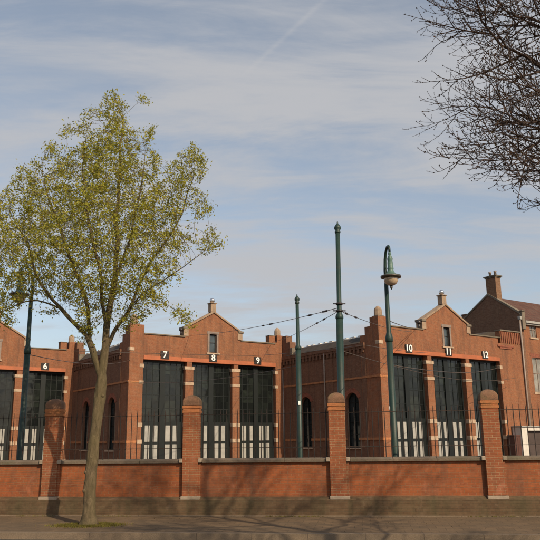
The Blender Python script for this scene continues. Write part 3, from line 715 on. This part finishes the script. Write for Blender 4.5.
wire('thin wire from the right street lamp to the kneeler over door 10', [(2.93, 17.0, 4.42), (8.6, 41.0, 7.95)], .05)
wire('thin level wire along the facades above door numbers 7 and 8', [(-8.6, 30.0, 5.45), (-1.0, 38, 6.1)], .02)
wire('thin level wire from the wall rosette to the right, across the side wall', [(-1.0, 38, 6.1), (3.7, 27.5, 5.22), (8.2, 36.5, 5.95)], .05)
wire('thin wire crossing the upper panes of doors 10 to 12', [(2.93, 17.05, 3.35), (13.8, 42.5, 5.75)], .25)
wire('second thin wire crossing the panes of doors 11 and 12', [(2.14, 22, 4.35), (10.3, 38.5, 4.7), (15.6, 44.9, 5.3)], .12)
wire('thin wire from the left street lamp across door 6 to the side wall', [(-6.46, 18.5, 3.9), (-8.3, 41.2, 6.3)], .25)
wire('thin wire across the panes of doors 7 to 9', [(-8.4, 40.6, 5.0), (1.09, 28.0, 4.5)], .3)

# ------------------------------------------------------------ trees (space colonisation)
def inside(poly, x, z):
    c = np.zeros(len(x), bool); n = len(poly)
    for i in range(n):
        x1, z1 = poly[i]; x2, z2 = poly[(i + 1) % n]
        hit = ((z1 > z) != (z2 > z)) & (x < (x2 - x1) * (z - z1) / (z2 - z1 + 1e-12) + x1); c ^= hit
    return c
def edge_dist(poly, x, z):
    d = np.full(len(x), 1e9); n = len(poly)
    for i in range(n):
        a = np.array(poly[i]); b = np.array(poly[(i + 1) % n]); ab = b - a
        t = np.clip(((x - a[0]) * ab[0] + (z - a[1]) * ab[1]) / (ab @ ab), 0, 1)
        d = np.minimum(d, np.hypot(x - a[0] - t * ab[0], z - a[1] - t * ab[1]))
    return d
def colonise(nodes, parents, attr, step, kill, infl, rng, maxit=300, trop=(0, 0, .12), wob=.12, straight=.35):
    nodes = [np.array(p, float) for p in nodes]; parents = list(parents)
    dirs = [np.zeros(3)] + [(nodes[i] - nodes[parents[i]]) / (np.linalg.norm(nodes[i] - nodes[parents[i]]) + 1e-9) for i in range(1, len(nodes))]
    A = attr.copy(); best = np.full(len(A), 1e9); bi = np.zeros(len(A), int)
    def upd(start):
        nonlocal best, bi
        new = np.array(nodes[start:])
        for s0 in range(0, len(new), 400):
            ch = new[s0:s0 + 400]; d = np.linalg.norm(A[:, None, :] - ch[None], axis=2); k = d.argmin(1); dm = d[np.arange(len(A)), k]
            m = dm < best; best[m] = dm[m]; bi[m] = k[m] + start + s0
    upd(0); grown = {}
    for it in range(maxit):
        keep = best > kill; A = A[keep]; best = best[keep]; bi = bi[keep]
        if len(A) == 0: break
        act = best < infl
        if not act.any(): infl *= 1.4; continue
        acc = {}
        idx = bi[act]; P = A[act]
        order = np.argsort(idx); idx = idx[order]; P = P[order]
        u, st = np.unique(idx, return_index=True); st = list(st) + [len(idx)]
        start = len(nodes); tr = np.array(trop)
        for q, ni in enumerate(u):
            v = P[st[q]:st[q + 1]] - nodes[ni]; v /= np.linalg.norm(v, axis=1)[:, None]; d = v.mean(0); d /= np.linalg.norm(d) + 1e-9
            d = d + straight * dirs[ni] + tr + rng.normal(0, wob, 3); d /= np.linalg.norm(d) + 1e-9
            if grown.get(ni, 0) > 4: continue
            grown[ni] = grown.get(ni, 0) + 1
            nodes.append(nodes[ni] + d * step); parents.append(int(ni)); dirs.append(d)
        if len(nodes) == start: break
        upd(start)
    return np.array(nodes), parents
RANGES = []
def skeleton(limbs, step):
    # limbs: list of (polyline, radius ignored); first starts the tree, others start at nearest existing node
    nodes = []; parents = []; RANGES.clear()
    for pl_ in limbs:
        RANGES.append(len(nodes))
        pl_ = [np.array(p, float) for p in pl_]
        if not nodes: nodes.append(pl_[0]); parents.append(-1); cur = 0
        else: cur = int(np.argmin([np.linalg.norm(n - pl_[0]) for n in nodes]))
        # smooth catmull-rom resample
        ext = [2 * pl_[0] - pl_[1]] + pl_ + [2 * pl_[-1] - pl_[-2]]
        pts = []
        for i in range(1, len(ext) - 2):
            p0, p1, p2, p3 = ext[i - 1:i + 3]; n = max(2, int(np.linalg.norm(p2 - p1) / step))
            for k in range(n):
                t = k / n; pts.append(.5 * ((2 * p1) + (-p0 + p2) * t + (2 * p0 - 5 * p1 + 4 * p2 - p3) * t * t + (-p0 + 3 * p1 - 3 * p2 + p3) * t ** 3))
        pts.append(pl_[-1])
        if nodes and len(nodes) > 3: pts = [p + np.array(mnoise.noise_vector(Vector(p) * 1.6)) * .10 * min(1, i / 6) + np.array(mnoise.noise_vector(Vector(p) * 4.5)) * .035 * min(1, i / 6) for i, p in enumerate(pts)]
        for p in pts[1:]:
            nodes.append(p); parents.append(cur); cur = len(nodes) - 1
    return nodes, parents
def tree_meshes(nodes, parents, tipr, expo, rmax_scale, split_r, flare=0.0, lead=None, smooth=2):
    n = len(nodes); w = np.zeros(n); kids = [[] for _ in range(n)]
    for i in range(1, n): kids[parents[i]].append(i)
    order = list(range(n))
    # parents always precede children
    for i in reversed(order):
        if not kids[i]: w[i] = 1
        if parents[i] >= 0: w[parents[i]] += w[i]
    rad = np.maximum(tipr, rmax_scale * (w / w[0]) ** expo)
    pos = nodes.copy()
    if lead:                               # the leader stays stout all the way up
        for c in range(*lead):
            rad[c] = max(rad[c], np.interp(nodes[c][2], [3.2, 9.0], [.080, .014]))
    if flare: rad = rad + flare * np.exp(-np.maximum(pos[:, 2], 0) / .16) * (pos[:, 2] < 1.2)
    for _ in range(smooth):
        q = pos.copy()
        for i in range(1, n):
            if kids[i]:
                k = max(kids[i], key=lambda j: w[j]); q[i] = .5 * pos[i] + .25 * pos[parents[i]] + .25 * pos[k]
        pos = q
    big = MB(); small = MB()
    # chains
    stack = [(0, None)]; done = set()
    while stack:
        s0, par = stack.pop()
        chain = [par, s0] if par is not None else [s0]
        cur = s0
        while kids[cur]:
            ks = sorted(kids[cur], key=lambda j: -w[j])
            for o_ in ks[1:]: stack.append((o_, cur))
            cur = ks[0]; chain.append(cur)
        if len(chain) < 2: continue
        rr = [rad[c] for c in chain]
        if par is not None: rr[0] = rr[1]
        P = [Vector(pos[c]) for c in chain]
        if max(rr) > .06:                  # finer rings on the stout wood so the bark can be uneven
            cut = max(i for i, r_ in enumerate(rr) if r_ > .05); P2 = []; r2 = []
            for i in range(cut):
                for k in range(4): P2.append(P[i].lerp(P[i + 1], k / 4)); r2.append(rr[i] + (rr[i + 1] - rr[i]) * k / 4)
            P = P2 + P[cut:]; rr = r2 + rr[cut:]
        # split thick / thin
        thick = [i for i, r_ in enumerate(rr) if r_ >= split_r]
        e = thick[-1] if thick else 0
        if e >= 1: big.tube(P[:e + 1], rr[:e + 1], 36 if max(rr) > .12 else (9 if max(rr) > .04 else 6), caps=True)
        if e < len(P) - 1: small.tube(P[e:], rr[e:], 4 if rr[e] > .008 else 3, caps=False)
    nz = []
    for v in big.v:
        v = Vector(v); k = min(1.0, max(0.0, (7 - v.z) / 6))
        nz.append(tuple(v + mnoise.noise_vector(v * Vector((5, 5, 2.2))) * .022 * k + mnoise.noise_vector(v * Vector((16, 16, 7))) * .012 * k + mnoise.noise_vector(v * Vector((45, 45, 16))) * .006 * k))
    big.v = nz
    return big, small, rad, kids, pos, w
def leaves(mb, centres, rng, size, per, spread, flat_=.5, elong=1.3):
    N_ = len(centres) * per
    c = np.repeat(np.array(centres), per, 0) + rng.normal(0, spread, (N_, 3))
    a = rng.normal(size=(N_, 3)); a /= np.linalg.norm(a, axis=1)[:, None]
    b = rng.normal(size=(N_, 3)); b -= a * (a * b).sum(1)[:, None]; b /= np.linalg.norm(b, axis=1)[:, None]
    nn_ = np.cross(a, b)
    s_ = size * rng.uniform(.6, 1.35, (N_, 1))
    o = len(mb.v)
    v0 = c - a * s_ * elong; v1 = c + b * s_ * .62 + nn_ * s_ * .2; v2 = c + a * s_ * elong; v3 = c - b * s_ * .62 + nn_ * s_ * .2
    V = np.stack([v0, v1, v2, v3], 1).reshape(-1, 3)
    mb.v += [tuple(x) for x in V.tolist()]
    mb.f += [(o + 4 * i, o + 4 * i + 1, o + 4 * i + 2, o + 4 * i + 3) for i in range(N_)]; mb.sm += [False] * N_

# -- leafy tree on the pavement
TY = 14.8
outline = [(-6.14, 4.62), (-6.7, 5.75), (-6.5, 6.9), (-5.95, 7.1), (-5.66, 7.72), (-5.3, 7.7), (-5.12, 8.12), (-4.78, 8.3), (-4.70, 8.76), (-4.42, 8.62), (-4.22, 9.2), (-4.05, 8.86), (-3.78, 9.42), (-3.56, 9.56), (-3.3, 9.2), (-3.0, 9.42), (-2.72, 9.12), (-2.80, 8.7), (-2.60, 8.6), (-2.66, 8.1), (-2.46, 7.95), (-2.52, 7.45), (-2.2, 7.7), (-2.02, 8.0), (-1.75, 8.12), (-1.44, 7.85), (-1.40, 7.5), (-1.58, 7.15), (-1.30, 6.85), (-1.27, 6.55), (-1.6, 6.35), (-1.22, 6.15), (-0.93, 5.78), (-1.3, 5.62), (-1.65, 5.5), (-1.25, 5.02), (-1.9, 5.05), (-1.95, 4.6), (-1.51, 4.17), (-1.72, 3.92), (-2.38, 4.40), (-2.7, 4.2), (-3.01, 4.0), (-3.25, 3.72), (-3.4, 4.3), (-3.62, 3.6), (-4.0, 3.55), (-4.25, 3.75), (-4.52, 4.15), (-4.96, 4.3), (-5.48, 4.05), (-6.0, 3.9)]
rng = np.random.default_rng(11)
X, Z = [], []
bx = rng.uniform(-6.8, -.9, 60000); bz = rng.uniform(3.5, 9.6, 60000)
ok = inside(outline, bx, bz); bx, bz = bx[ok], bz[ok]; ed = edge_dist(outline, bx, bz)
keep = rng.random(len(bx)) < np.clip(.75 + (bz - 4.3) * .1, .6, 1); bx, bz, ed = bx[keep], bz[keep], ed[keep]
cl_ = np.array([mnoise.noise(Vector((x * 1.5, 3.3, z * 1.5))) + .6 * mnoise.noise(Vector((x * 3.1, 9.3, z * 3.1))) for x, z in zip(bx, bz)])
keep = cl_ > np.where(ed < .4, .0, -.6) - .25 * (rng.random(len(bx)) < .12); bx, bz, ed = bx[keep], bz[keep], ed[keep]
bx, bz, ed = bx[:11500], bz[:11500], ed[:11500]
hd_ = np.minimum(2.2, .3 + 1.3 * ed); dy = rng.uniform(-1, 1, len(bx)) * hd_
attr = np.stack([bx * (TY + dy) / TY, TY + dy, 1.6 + (bz - 1.6) * (TY + dy) / TY], 1)
def LB(pts, d0=0.0, d1=0.0):
    n = len(pts) - 1; r_ = []
    for i, (x, z) in enumerate(pts):
        dy_ = d0 + (d1 - d0) * i / n; r_.append((x * (TY + dy_) / TY, TY + dy_, 1.6 + (z - 1.6) * (TY + dy_) / TY))
    return r_
limbs = [LB([(-3.70, 0.0), (-3.71, .48), (-3.69, 1.06), (-3.66, 1.65), (-3.60, 2.36), (-3.57, 2.84), (-3.54, 3.19)]),
 LB([(-3.54, 3.19), (-3.5, 3.94), (-3.43, 4.81), (-3.38, 5.71), (-3.39, 6.63), (-3.35, 7.82), (-3.3, 8.93)], 0, .1),
 LB([(-3.43, 4.81), (-3.18, 5.71), (-2.89, 6.86), (-2.77, 8.06)], 0, -.7),
 LB([(-3.60, 2.9), (-3.75, 3.42), (-3.87, 3.68), (-4.1, 3.97), (-4.51, 4.41), (-4.85, 4.62), (-5.17, 4.66), (-5.53, 4.51), (-5.92, 4.23)], 0, -.3),
 LB([(-4.51, 4.41), (-4.77, 4.72), (-5.0, 5.05), (-5.27, 5.73), (-5.65, 6.43)], -.15, .3),
 LB([(-3.87, 3.68), (-3.98, 4.6), (-4.33, 5.38), (-4.64, 6.18), (-5.05, 7.36)], -.05, .8),
 LB([(-3.5, 3.94), (-3.7, 5.04), (-3.97, 6.17), (-4.22, 7.59), (-4.15, 8.82)], 0, -.9),
 LB([(-3.52, 3.4), (-3.37, 3.85), (-3.22, 4.04), (-3.07, 4.47), (-2.62, 5.36), (-2.09, 6.27), (-1.67, 7.44)], 0, .5),
 LB([(-3.07, 4.47), (-2.5, 4.95), (-1.86, 5.35), (-1.2, 5.73)], .1, -.5),
 LB([(-3.22, 4.04), (-2.82, 4.67), (-2.38, 4.58), (-1.99, 4.31), (-1.68, 4.02)], .05, -.4)]
nodes, parents = skeleton(limbs, .12); LEAD = (RANGES[1], RANGES[2])
nodes, parents = colonise(nodes, parents, attr, .085, .115, .8, rng, wob=.10, straight=.55, trop=(0, 0, .22))
big, small, rad, kids, pos, w = tree_meshes(nodes, parents, .0036, .60, .112, .010, .10, LEAD)
for (kx, kz, kr) in ((-.095, .66, .05), (-.10, 1.02, .04), (.07, 2.55, .04), (-.095, .84, .035)):
    cxk = np.interp(kz, [0, 1.06, 2.36, 3.19], [-3.70, -3.69, -3.60, -3.54]) + kx
    big.lathe([(kr * .3, -kr * .9), (kr * .9, -kr * .5), (kr, 0), (kr * .8, kr * .5), (kr * .3, kr * .9)], (cxk, TY - .06, kz), 10)
t1 = thing('leafing_tree', 'street tree in yellow green young leaf, standing alone on the pavement', 'tree', (-3.70, TY, 0))
def shift(mb, o): mb.v = [(a - o[0], b - o[1], c - o[2]) for a, b, c in mb.v]; return mb
tr = shift(big, (-3.70, TY, 0)).build('trunk', M['bark'], t1, uv=False)
shift(small, (-3.70, TY, 0)).build('twigs', M['bark'], tr, uv=False)
lf = MB(); cen = []
for i in range(len(pos)):
    if w[i] <= 4 and pos[i][2] > 3.8:
        pr_ = .55 if w[i] == 1 else .25
        if not kids[i]: pr_ = 1.0
        if rng.random() < pr_: cen.append(pos[i])
for i in range(len(pos)):
    if w[i] > 4 and pos[i][2] > 3.3 and rng.random() < .16: cen.append(pos[i] + rng.normal(0, .06, 3))
cen = np.array(cen); cn = np.array([mnoise.noise(Vector(c) * 2.6) + .5 * mnoise.noise(Vector(c) * 6.0) for c in cen])
leaves(lf, cen[cn > .06], rng, .022, 15, .062); leaves(lf, cen[(cn <= .06) & (cn > -.2)], rng, .020, 5, .05); leaves(lf, cen[cn <= -.2], rng, .018, 2, .04)
tips_ = [pos[i] for i in range(len(pos)) if not kids[i]]; leaves(lf, tips_, rng, .023, 5, .04)
shift(lf, (-3.70, TY, 0)).build('crown', M['leaf'], t1, uv=False)

# -- bare tree on the near pavement, its crown reaching into the upper right
BX, BY = 5.7, 6.3; LX = -.16
rng = np.random.default_rng(23)
big, small = MB(), MB(); tips_ = []
prnd = random.Random(77)
def rvec(): return Vector((prnd.gauss(0, 1), prnd.gauss(0, 1), prnd.gauss(0, 1)))
def grow(P0, d, ln, r0, level):
    n = max(3, int(ln / (.16 if level < 2 else .07))); P = [P0]; d = d.normalized(); st = ln / n
    for i in range(n):
        d = (d + rvec() * (.07 if level < 2 else .11) + Vector((0, 0, (.035 + .02 * level) + (.22 if P[-1].z < 4.0 else 0)))).normalized(); P.append(P[-1] + d * st)
    branch(P, r0, level)
def branch(P, r0, level):
    n = len(P) - 1; rend = .0016 if level > 1 else .0026
    rr = [max(rend, r0 * (1 - i / n) ** .8 + rend) for i in range(n + 1)]
    (big if r0 > .022 else small).tube(P, rr, 8 if r0 > .022 else (5 if r0 > .007 else 3), caps=r0 > .022)
    L_ = sum((b - a).length for a, b in zip(P, P[1:]))
    if level == 3: tips_.append(P[-1]); return
    gap = (.145, .098, .075)[level]; f = .16 if level else .30; roll = prnd.uniform(0, 6.28)
    while f < 1.0:
        x = f * n; i = min(int(x), n - 1); p = P[i].lerp(P[i + 1], x - i); t_ = (P[i + 1] - P[i]).normalized()
        roll += 2.4 + prnd.uniform(-.5, .5); a = t_.orthogonal().normalized(); a.rotate(Matrix.Rotation(roll, 3, t_)); ang = R(prnd.uniform(32, 56))
        cd = t_ * math.cos(ang) + a * math.sin(ang)
        cl = (1.25, .50, .15)[level] * (1 - .62 * f) * prnd.uniform(.6, 1.25)
        r_ = min(rr[i] * .62, (.010, .0046, .0024)[level])
        if cl > .03: grow(p, cd, cl, r_, level + 1)
        f += gap * prnd.uniform(.6, 1.4) / L_
    tips_.append(P[-1])
    if level < 3: grow(P[-1], P[-1] - P[-2], (.28, .22, .08)[level], rend, level + 1)
def smoothpath(pts, step=.14):
    RANGES.clear(); nn, _p = [], []
    pl_ = [np.array(p, float) for p in pts]; ext = [2 * pl_[0] - pl_[1]] + pl_ + [2 * pl_[-1] - pl_[-2]]; o_ = []
    for i in range(1, len(ext) - 2):
        p0, p1, p2, p3 = ext[i - 1:i + 3]; n = max(2, int(np.linalg.norm(p2 - p1) / step))
        for k in range(n):
            t = k / n; o_.append(.5 * ((2 * p1) + (-p0 + p2) * t + (2 * p0 - 5 * p1 + 4 * p2 - p3) * t * t + (-p0 + 3 * p1 - 3 * p2 + p3) * t ** 3))
    o_.append(pl_[-1]); o_ = [Vector(p) for p in o_]
    return [o_[0]] + [p + mnoise.noise_vector(p * 2.2) * .07 + mnoise.noise_vector(p * 6) * .02 for p in o_[1:]]
trunk_p = [Vector((BX + .04 * math.sin(z * 1.3), BY + .03 * math.cos(z), z)) for z in np.arange(-.05, 10.6, .12)]
big.tube(trunk_p, [.012 + .15 * max(0, 1 - p.z / 10.8) ** .8 + .16 * math.exp(-max(p.z, 0) / .16) for p in trunk_p], 20)
limbs = [
 [(BX, BY, 4.3), (4.3, 6.4, 4.90), (2.95, 6.3, 5.07), (2.56, 6.1, 5.17), (2.31, 6.0, 5.33), (2.2, 5.9, 5.55), (2.10, 5.8, 5.95)],
 [(BX, BY, 3.4), (4.2, 6.0, 4.25), (2.77, 5.6, 4.45), (2.43, 5.4, 4.42), (2.28, 5.3, 4.42)],
 [(BX, BY, 3.2), (4.4, 6.6, 4.0), (2.99, 6.6, 4.26), (2.62, 6.5, 4.37), (2.45, 6.5, 4.42)],
 [(BX, BY, 3.0), (4.2, 6.0, 3.9), (2.9, 6.0, 4.15), (2.48, 5.9, 4.06), (2.3, 5.8, 3.92)],
 [(BX, BY, 4.0), (4.4, 6.9, 4.7), (3.21, 7.2, 4.95), (2.77, 7.4, 5.2), (2.5, 7.5, 5.32)],
 [(BX, BY, 4.6), (4.4, 5.6, 5.3), (3.2, 5.6, 5.45), (2.5, 5.5, 5.4)],
 [(BX, BY, 3.1), (4.5, 6.2, 3.55), (3.3, 6.1, 3.95), (2.7, 6.1, 3.95)],
 [(BX, BY, 3.7), (4.6, 6.6, 4.45), (3.4, 6.8, 4.75), (2.75, 6.9, 4.85)],
 [(BX, BY, 4.9), (4.5, 6.3, 5.45), (3.1, 6.2, 5.6), (2.4, 6.1, 5.62)],
 [(BX, BY, 5.4), (4.5, 5.4, 6.1), (3.0, 5.3, 6.2), (2.2, 5.3, 6.2)],
 [(BX, BY, 5.0), (4.4, 6.8, 5.8), (3.25, 7.0, 6.05), (2.43, 7.0, 6.18)],
 [(BX, BY, 5.8), (4.6, 6.0, 6.5), (3.2, 6.2, 6.9), (2.3, 6.2, 7.0)]]
for k in range(22):
    a = k * 2.399 + .4; z0 = 3.6 + .28 * k; l_ = 3.6 * (1 - max(0, (k - 8)) / 22); up = .5 + .12 * k * .5
    c_, s_ = math.cos(a), math.sin(a)
    if c_ < -.55 and z0 < 6.5: continue
    limbs.append([(BX, BY, z0), (BX + .3 * l_ * c_, BY + .3 * l_ * s_, z0 + .3 * up), (BX + .65 * l_ * c_, BY + .65 * l_ * s_, z0 + .8 * up), (BX + l_ * c_, BY + l_ * s_, z0 + 1.2 * up)])
for lb in limbs: branch(smoothpath([lb[0]] + [(x + LX, y, z + (.06 if x < 3 else 0)) for x, y, z in lb[1:]]), .034, 0)
big.v = [tuple(Vector(v) + mnoise.noise_vector(Vector(v) * 9) * .008 * (1 if v[2] < 8 else .3)) for v in big.v]
t2 = thing('bare_tree', 'bare budding tree whose twigs reach into the upper right of the picture', 'tree', (BX, BY, 0))
tr = shift(big, (BX, BY, 0)).build('trunk', M['bark_dark'], t2, uv=False)
bd = MB(); tips_ = [tuple(p) for p in tips_]
leaves(bd, tips_, rng, .008, 2, .004, elong=1.3)
shift(small, (BX, BY, 0)).build('crown', M['bark_dark'], t2, uv=False)
shift(bd, (BX, BY, 0)).build('buds', M['bud'], t2, uv=False)
print('bare tips', len(tips_))

# ------------------------------------------------------------ grass at the tree foot and weeds by the wall
gr = MB(); rng = np.random.default_rng(3)
def blade(x, y, h, tilt=.5):
    a = rng.uniform(0, 6.28); w_ = .006; dx, dy_ = math.cos(a) * w_, math.sin(a) * w_; lx, ly = rng.normal(0, tilt * h, 2)
    gr.add([(x - dx, y - dy_, 0), (x + dx, y + dy_, 0), (x + lx, y + ly, h)], [(0, 1, 2)])
for i in range(5200):
    a = rng.uniform(0, 6.28); r_ = .22 + abs(rng.normal(0, .16)); x = -3.68 + 1.35 * r_ * math.cos(a); y = TY - .06 + .75 * r_ * math.sin(a)
    blade(x, y, rng.uniform(.015, .05))
for i in range(2600):
    s_ = rng.uniform(-9, 9)
    if math.sin(s_ * 3.1) + math.sin(s_ * 1.3 + 1) < .3: continue
    p = Vector(WLOC) + WX * s_ + WY * (-.13 - abs(rng.normal(0, .02))); blade(p.x, p.y, rng.uniform(.01, .04))
lt = MB(); pts = []
for i in range(200):
    s_ = rng.uniform(-7, 7); d_ = -.16 - abs(rng.normal(0, .7)) if rng.random() < .6 else rng.uniform(-2.9, -.1)
    if d_ < -2.8: continue
    p = Vector(WLOC) + WX * s_ + WY * d_; pts.append((p.x, p.y, .008))
leaves(lt, pts, rng, .008, 1, .0008)
l_ = lt.build('litter', M['bud'], uv=False); tag(l_, 'dry leaf scraps scattered over the pavement', 'litter', kind='stuff')
g_ = gr.build('grass', M['moss'], uv=False); tag(g_, 'short yellow green grass and moss round the tree foot and along the wall base', 'grass', kind='stuff')
